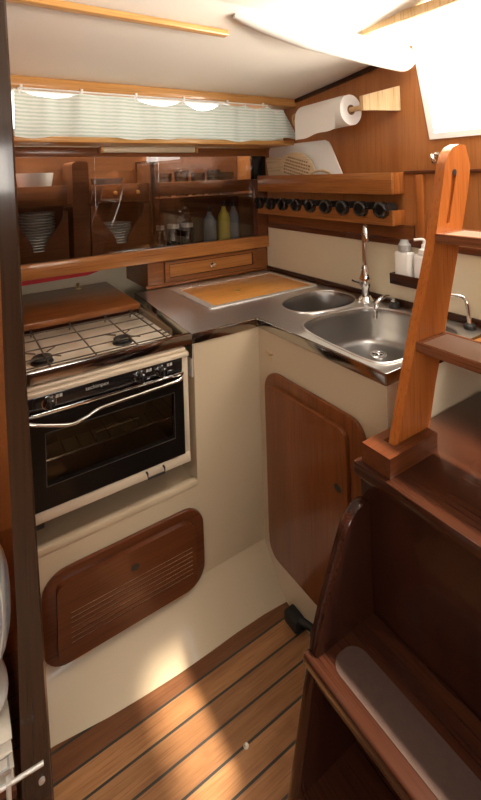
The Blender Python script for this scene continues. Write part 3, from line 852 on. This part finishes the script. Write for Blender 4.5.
hp = smoothpath([(1.287, 1.425, 1.372), (1.287, 1.385, 1.383), (1.287, 1.335, 1.382), (1.287, 1.305, 1.368), (1.287, 1.30, 1.345), (1.287, 1.33, 1.335), (1.287, 1.40, 1.345)], 6)
obj('board_handle', MB().tube(hp, .0055, 10), M['boardw'], rb)

# ------------------------------------------------------------------ paper towel
pt = thing('paper_towel_holder', 'pale wooden bracket and rod holding the paper roll on the bulkhead', 'towel holder', (1.29, 1.28, 1.58))
mb = MB(); mb.prism([(1.255, 1.588), (1.262, 1.642), (XB - .001, 1.668), (XB - .001, 1.562)], 'xz', 1.0, 1.018)
mb.bm.free()
mb = MB()
mb.loft([[(1.232, 1.078, 1.592), (1.232, 1.078, 1.644), (1.232, 1.094, 1.644), (1.232, 1.094, 1.592)],
         [(XB - .001, .998, 1.585), (XB - .001, .998, 1.672), (XB - .001, 1.020, 1.672), (XB - .001, 1.020, 1.585)]], True, True)
obj('bracket', mb, M['beech'], pt)
obj('rod', MB().tube([(1.250, 1.080, 1.606), (1.250, 1.470, 1.597)], .009, 14), M['beech'], pt)
obj('hook', MB().tube(smoothpath([(XB - .002, 1.500, 1.640), (1.300, 1.500, 1.640), (1.262, 1.492, 1.625), (1.250, 1.482, 1.602), (1.250, 1.476, 1.585), (1.262, 1.476, 1.580)], 6), .005, 10), M['beech'], pt)
roll = thing('paper_towel_roll', 'white paper towel roll hanging on the bulkhead', 'paper towel', (1.246, 1.29, 1.55))
a0, a1 = Vector((1.250, 1.152, 1.604)), Vector((1.250, 1.402, 1.594))
mb = MB()
ex = (a1 - a0).normalized(); e1 = Vector((1, 0, 0)); e2 = ex.cross(e1)
R_, r_ = .057, .019
loops = []
for (p, rad_) in ((a0, r_), (a0, R_), (a1, R_), (a1, r_), (a0, r_)):
    loops.append([p + (e1 * math.cos(2 * PI * k / 36) + e2 * math.sin(2 * PI * k / 36)) * rad_ for k in range(36)])
mb.loft(loops)
obj('roll', mb, M['paper'], roll)
mb = MB()
loops = []
for (p, rad_) in ((a0 - ex * .002, .0135), (a0 - ex * .002, .0188), (a1 + ex * .002, .0188), (a1 + ex * .002, .0135), (a0 - ex * .002, .0135)):
    loops.append([p + (e1 * math.cos(2 * PI * k / 24) + e2 * math.sin(2 * PI * k / 24)) * rad_ for k in range(24)])
mb.loft(loops); obj('cardboard_core', mb, M['card'], roll)
def tail(u, v):
    p = a0.lerp(a1, .10 + .90 * u)
    ang = PI * .55 + v * 1.0
    if v < .5:
        ang = PI * .40 + v * 2 * PI * .6
        q_ = p + (e1 * math.cos(ang) - e2 * math.sin(ang)) * (R_ + .0012) if False else p + Vector((-math.sin(v * 2 * PI * .5) * (R_ + .002), 0, math.cos(v * 2 * PI * .5) * (R_ + .002)))
    else:
        t = (v - .5) * 2
        q_ = p + Vector((-(R_ + .002), 0, -t * (.066 + .020 * u + .003 * math.sin(u * 11))))
    return q_
obj('loose_sheet', MB().grid(tail, 12, 24), M['paper'], roll, normals=False)

# little chrome fitting beside the opening
fx = thing('deck_catch', 'small chrome catch on the bulkhead below the opening', 'catch', (1.32, .869, 1.40))
obj('catch_plate', MB().box(XB - .004, XB - .0005, .855, .883, 1.395, 1.432, .002), M['chrome'], fx)
obj('catch_hook', MB().tube(smoothpath([(XB - .003, .869, 1.425), (XB - .022, .868, 1.425), (XB - .030, .862, 1.412), (XB - .026, .856, 1.400)], 5), .0055, 10), M['chrome'], fx)

# ------------------------------------------------------------------ taps, soap
mt = thing('kitchen_tap', 'tall chrome swan neck tap between the two basins', 'tap', (1.262, 1.119, WT))
obj('tap_base', MB().lathe([(0, 0), (.030, 0), (.030, .008), (.022, .016), (.018, .022), (0, .022)], (1.262, 1.119, WT + .001), 'z', 24), M['chrome'], mt)
obj('tap_body', MB().lathe([(0, .022), (.0135, .022), (.0135, .05), (.021, .062), (.022, .085), (.017, .10), (.013, .125), (.009, .135), (0, .135)], (1.262, 1.119, WT + .001), 'z', 24), M['chrome'], mt)
obj('spout', MB().tube(smoothpath([(1.262, 1.119, WT + .130), (1.262, 1.119, WT + .235), (1.258, 1.112, WT + .265), (1.245, 1.098, WT + .279), (1.230, 1.084, WT + .272), (1.222, 1.074, WT + .250), (1.221, 1.072, WT + .228)], 7), .0085, 14), M['chrome'], mt)
obj('lever', MB().tube([(1.262, 1.130, WT + .062), (1.262, 1.150, WT + .066), (1.262, 1.182, WT + .068)], [.005, .004, .0045], 10), M['chrome'], mt)
ft = thing('pump_spout', 'short curved chrome spout with black base behind the large basin', 'tap', (1.29, 1.03, WT))
obj('spout_base', MB().lathe([(0, 0), (.020, 0), (.018, .014), (.010, .020), (0, .022)], (1.290, 1.016, WT + .001), 'z', 20), M['blackm'], ft)
obj('spout', MB().tube(smoothpath([(1.287, 1.016, WT + .016), (1.278, 1.018, WT + .034), (1.250, 1.022, WT + .042), (1.218, 1.024, WT + .034), (1.203, 1.024, WT + .012), (1.199, 1.024, WT - .022)], 7), .0075, 12), M['chrome'], ft)
at_ = thing('arched_tap', 'slim arched white chrome tap at the right end of the worktop', 'tap', (1.285, .745, WT))
obj('tap_base', MB().lathe([(0, 0), (.017, 0), (.017, .010), (.010, .016), (0, .016)], (1.285, .745, WT + .001), 'z', 20), M['blackm'], at_)
obj('spout', MB().tube(smoothpath([(1.285, .745, WT + .014), (1.285, .750, WT + .065), (1.285, .757, WT + .085), (1.280, .772, WT + .092), (1.270, .805, WT + .092), (1.262, .825, WT + .090), (1.260, .832, WT + .080)], 7), .0065, 12), M['chrome'], at_)
obj('worktop_flap', MB().box(1.10, XB - .02, .560, .694, WT - .022, WT - .002, .002), M['lid'], label='orange wooden flap at the right end of the steel worktop', cat='flap')
sr = thing('soap_rack', 'dark wooden rack for bottles on the cream wall', 'rack', (1.30, .975, .98))
mb = MB(); mb.box(1.272, 1.280, .865, 1.020, .985, 1.022, .002); mb.box(1.272, XB - .0065, 1.013, 1.020, .985, 1.022, .002); mb.box(1.280, XB - .0065, .865, 1.013, .983, .990)
obj('rack_box', mb, M['dark_y'], sr)
def soap(y, label, pump):
    t = thing('soap_bottle', label, 'bottle', (1.303, y, .991), 'white bottles in the rack')
    mb = MB(); mb.box(1.284, 1.322, y - .032, y + .032, .991, 1.098, .010, 3)
    obj('body', mb, M['white'], t)
    if pump:
        obj('cap', MB().lathe([(0, .108), (.018, .108), (.018, .122), (.010, .126), (.008, .140), (0, .140)], (1.303, y, .991), 'z', 18), M['white'], t)
        obj('pump_nozzle', MB().tube(smoothpath([(1.303, y, 1.128), (1.303, y, 1.142), (1.296, y + .006, 1.147), (1.280, y + .022, 1.145)], 5), .005, 10), M['white'], t)
    else:
        obj('cap', MB().lathe([(0, .108), (.020, .108), (.021, .114), (.021, .130), (.016, .136), (.013, .146), (0, .147)], (1.303, y, .991), 'z', 18), plain('grey_cap', (.40, .40, .39), .4), t)
    return t
soap(.978, 'white bottle with grey cap in the rack', False)
soap(.902, 'white pump bottle partly hidden behind the ladder', True)

# ------------------------------------------------------------------ companionway box and steps
bx = thing('engine_box', 'dark mahogany engine box that carries the ladder', 'box', (1.0, .35, FZ))
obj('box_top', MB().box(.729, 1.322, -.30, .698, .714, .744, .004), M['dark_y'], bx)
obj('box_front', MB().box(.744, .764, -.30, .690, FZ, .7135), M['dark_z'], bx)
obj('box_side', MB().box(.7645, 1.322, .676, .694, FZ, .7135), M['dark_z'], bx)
st = thing('step_unit', 'dark varnished two tread step in front of the engine box', 'steps', (.64, .35, FZ))
def cheek(y0, y1):
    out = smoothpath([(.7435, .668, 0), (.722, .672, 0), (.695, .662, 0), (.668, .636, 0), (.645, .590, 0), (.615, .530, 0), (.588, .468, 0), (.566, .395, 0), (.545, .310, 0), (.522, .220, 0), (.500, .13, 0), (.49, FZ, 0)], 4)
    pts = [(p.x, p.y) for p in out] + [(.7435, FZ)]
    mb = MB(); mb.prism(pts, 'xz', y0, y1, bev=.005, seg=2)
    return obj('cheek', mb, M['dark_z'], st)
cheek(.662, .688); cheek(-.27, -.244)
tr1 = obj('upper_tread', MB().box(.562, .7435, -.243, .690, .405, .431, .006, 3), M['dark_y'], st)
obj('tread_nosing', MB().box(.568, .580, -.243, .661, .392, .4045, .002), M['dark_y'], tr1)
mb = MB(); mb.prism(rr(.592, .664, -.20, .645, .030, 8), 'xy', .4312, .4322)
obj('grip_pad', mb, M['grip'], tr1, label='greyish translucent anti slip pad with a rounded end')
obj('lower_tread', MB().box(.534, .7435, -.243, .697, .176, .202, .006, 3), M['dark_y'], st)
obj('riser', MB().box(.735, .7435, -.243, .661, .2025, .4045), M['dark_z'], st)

# ------------------------------------------------------------------ ladder
ld = thing('ladder', 'orange varnished companionway ladder rising from the engine box', 'ladder', (.85, .4, .744))
out = [(.790, .745), (.835, .880), (.885, 1.020), (.922, 1.110), (.958, 1.205), (.985, 1.300), (1.008, 1.385), (1.022, 1.412), (1.043, 1.430), (1.070, 1.438), (1.098, 1.436), (1.108, 1.410), (1.118, 1.382), (1.105, 1.325), (1.072, 1.225), (1.026, 1.100), (.984, .980), (.945, .880), (.903, .745)]
def stringer(y0, y1, slot):
    mb = MB()
    sl = []
    if slot:
        c0, c1 = Vector((1.012, 1.252)), Vector((1.047, 1.368)); ax = (c1 - c0).normalized(); nr = Vector((-ax.y, ax.x))
        for k in range(9): a = PI * k / 8; sl.append(c1 + nr * math.cos(a) * -.0085 + ax * math.sin(a) * .0085)
        for k in range(9): a = PI * k / 8; sl.append(c0 + nr * math.cos(a) * .0085 - ax * math.sin(a) * .0085)
        sl = [(p.x, p.y) for p in sl]
        mb.prism(out, 'xz', y0 + .006, y1, bev=.0)
        mb.prism(out, 'xz', y0, y0 + .0059, holes=[sl])
    else: mb.prism(out, 'xz', y0, y1, bev=.003)
    s_ = obj('stringer', mb, M['ladder'], ld)
    if slot: obj('keyhole', MB().lathe([(0, 0), (.0085, 0), (.0085, .0008), (0, .0008)], (1.0465, y0 - .0001, 1.368), '-y', 16), M['blackm'], s_, label='dark hole at the top of the slot')
    return s_
stringer(.634, .658, True); stringer(.16, .184, False)
for y0, y1 in ((.608, .682), (.136, .210)):
    mb = MB(); mb.prism([(.742, y0), (.905, y0), (.905, y1), (.742, y1)], 'xy', .7445, .786,
                        holes=[[(.786, y0 + .024), (.786, y1 - .022), (.9045, y1 - .022), (.9045, y0 + .024)]])
    obj('socket_block', mb, M['mah_x'], ld)
def ltread(x0, x1, z):
    mb = MB(); mb.box(x0, x1, .1845, .6335, z - .022, z - .005, .002)
    mb.box(x0, x0 + .008, .1845, .6335, z - .005, z, .002); mb.box(x1 - .008, x1, .1845, .6335, z - .005, z, .002); mb.box(x0 + .008, x1 - .008, .622, .6335, z - .005, z, .002)
    t = obj('tread', mb, M['tread'], ld)
    obj('tread_glare', MB().box(x0 + .0085, x1 - .0085, .186, .6215, z - .0049, z - .002), plain('tread_glare_pale', (.30, .20, .15), .3, coat=.5), t, label='tread surface with glare painted pale')  # paler colour stands in for the glare on the treads
ltread(.872, .985, .990); ltread(.955, 1.072, 1.226)

# ------------------------------------------------------------------ foot pump on the sole
fp = thing('foot_pump', 'black foot pump pedal on the floor beside the steps', 'foot pump', (.82, 1.02, FZ))
mb = MB(); mb.box(.795, .832, 1.000, 1.055, FZ, FZ + .034, .006)
obj('pump_body', mb, M['rubber'], fp)
mb = MB(); mb.tube([(.815, 1.000, FZ + .034), (.822, .955, FZ + .042)], .010, 12)
obj('pump_shaft', mb, M['rubber'], fp)
mb = MB(); mb.box(.806, .838, .945, .953, FZ + .022, FZ + .062, .003)
obj('pedal', mb, M['rubber'], fp)
mb = MB(); mb.lathe([(.007, 0), (.0065, .0012), (.003, .0014), (0, .0005)], (.542, .878, FZ), 'z', 18)
obj('floor_screw', mb, M['chrome'], label='small round metal screw set in the floor planks', cat='screw')

# ------------------------------------------------------------------ saloon things left of the post
sb = thing('settee', 'dark wooden settee base left of the post', 'settee', (-.4, 1.35, FZ))
obj('settee_front', MB().box(-1.2, .080, .965, .985, FZ, .207), M['dark_x'], sb)
obj('settee_top', MB().box(-1.2, .080, .965, 1.69, .208, .222, .002), M['mah_x'], sb)
mags = [('glossy magazine lowest in the stack on the settee', .092, (.55, .50, .42)), ('grey magazine in the middle of the stack on the settee', .085, (.36, .35, .33)), ('pale magazine topmost in the stack on the settee', .090, (.66, .60, .50))]
z = .223
for lb, w_, col in mags:
    t = thing('magazine', lb, 'magazine', (0, 1.13, z), 'magazines stacked on the settee')
    obj('pages', MB().box(-.13, w_ - .018, 0.984, 1.190, z + .002, z + .026), plain('pages_' + lb[:4], (.74, .70, .62), .7), t)
    mb = MB(); mb.box(-.132, w_ - .014, 0.980, 1.193, z, z + .0019); mb.box(-.132, w_ - .014, 0.980, 1.193, z + .0261, z + .028)
    obj('cover', mb, plain('cover_' + lb[:4], col, .25, coat=.4), t)
    z += .0285
def pillow(cx, cy, cz, sx, sy, sz, e=2.6):
    mb = MB()
    bmesh.ops.create_uvsphere(mb.bm, u_segments=32, v_segments=20, radius=1)
    for v in mb.bm.verts:
        c = v.co
        L_ = (abs(c.x) ** e + abs(c.y) ** e + abs(c.z) ** e) ** (1 / e)
        c = c / L_ ; v.co = Vector((cx + c.x * sx, cy + c.y * sy, cz + c.z * sz))
    return mb
obj('pillow', pillow(-.04, 1.085, z + .018, .120, .09, .0175), M['cloth'], label='small white pillow lying on the magazines', cat='pillow')
cz = z + .038 + .165
cs = thing('scatter_cushion', 'large striped cushion with white piping beside the post', 'cushion', (-.079, 1.075, cz - .165))
obj('cushion_body', pillow(-.079, 1.075, cz, .167, .085, .167, 2.8), M['cushion'], cs)
ring = []
for k in range(60):
    a = 2 * PI * k / 60; c_, s_ = math.cos(a), math.sin(a); L_ = (abs(c_) ** 3 + abs(s_) ** 3) ** (1 / 3)
    ring.append((-.079 + .146 * c_ / L_, 1.075 - .050, cz + .146 * s_ / L_))
obj('piping', MB().tube(ring, .0045, 8, closed=True), M['pipew'], cs)
bo = thing('barrel_bolt', 'metal barrel bolt at the foot of the dark post', 'bolt', (.05, .96, .196))
obj('bolt_rod', MB().tube([(-.02, .955, .259), (.126, .955, .249)], .0042, 12), M['alu'], bo)
mb = MB(); mb.box(.030, .044, .944, .9645, .200, .264, .002); mb.box(.062, .070, .946, .9645, .196, .262, .002)
obj('bolt_keeper', mb, M['alu'], bo)
obj('bolt_screw', MB().lathe([(.006, 0), (.006, .004), (0, .006)], (.128, .9995, .165), '-y', 14), M['alu'], bo)

# ------------------------------------------------------------------ daylight and added fill
wld = bpy.data.worlds.new('sky'); S.world = wld; wld.use_nodes = True
bg = wld.node_tree.nodes['Background']; bg.inputs[0].default_value = (1.0, .97, .93, 1); bg.inputs[1].default_value = 6.0

def area(name, loc, target, sx, sy, power, col):
    l = bpy.data.lights.new(name, 'AREA'); l.shape = 'RECTANGLE'; l.size = sx; l.size_y = sy; l.energy = power; l.color = col
    o = bpy.data.objects.new(name, l); C.objects.link(o); o.location = loc
    o.rotation_euler = (Vector(target) - Vector(loc)).to_track_quat('-Z', 'Y').to_euler(); return o
area('companionway_daylight', (1.62, .50, 2.25), (.95, .65, 1.0), .8, .7, 24, (1, .90, .76))
area('ceiling_fill', (2.30, .25, 1.28), (.5, 1.0, 1.80), 1.5, .8, 190, (1, .90, .76))  # fill lamp added outside the opening, aimed up to brighten the ceiling
area('saloon_hatch_daylight', (-.67, .25, 1.98), (-.5, .4, .2), .6, .45, 4, (1, .90, .76))
area('far_window_daylight', (-.1, -1.38, 1.46), (.5, .6, 2.0), .95, .3, 9, (1, .89, .74))
sun = bpy.data.lights.new('sun', 'SUN'); sun.energy = 9; sun.angle = math.radians(2.5); sun.color = (1, .86, .66)
so = bpy.data.objects.new('sun', sun); C.objects.link(so)
so.rotation_euler = Vector((-.42, .13, -1.0)).to_track_quat('-Z', 'Y').to_euler()

# ------------------------------------------------------------------ camera
psi = math.atan2(682.5, 447.0); rho = math.radians(1.76)
fwd = Vector((math.cos(psi), math.sin(psi), 0)); rgt = Vector((math.sin(psi), -math.cos(psi), 0)); up = Vector((0, 0, 1))
rc = rgt * math.cos(rho) - up * math.sin(rho); uc = rgt * math.sin(rho) + up * math.cos(rho)
cam = bpy.data.cameras.new('camera'); co = bpy.data.objects.new('camera', cam); C.objects.link(co)
co.matrix_world = Matrix(((rc.x, uc.x, -fwd.x, 0), (rc.y, uc.y, -fwd.y, 0), (rc.z, uc.z, -fwd.z, 1.38), (0, 0, 0, 1)))
cam.sensor_fit = 'HORIZONTAL'; cam.sensor_width = 36; cam.lens = 447 / 481 * 36
cam.shift_y = -(400 - 174) / 481; cam.clip_start = .02
S.camera = co
S.view_settings.view_transform = 'Standard'; S.view_settings.look = 'None'
S.view_settings.exposure = .2; S.view_settings.gamma = 1; S.view_settings.use_curve_mapping = False
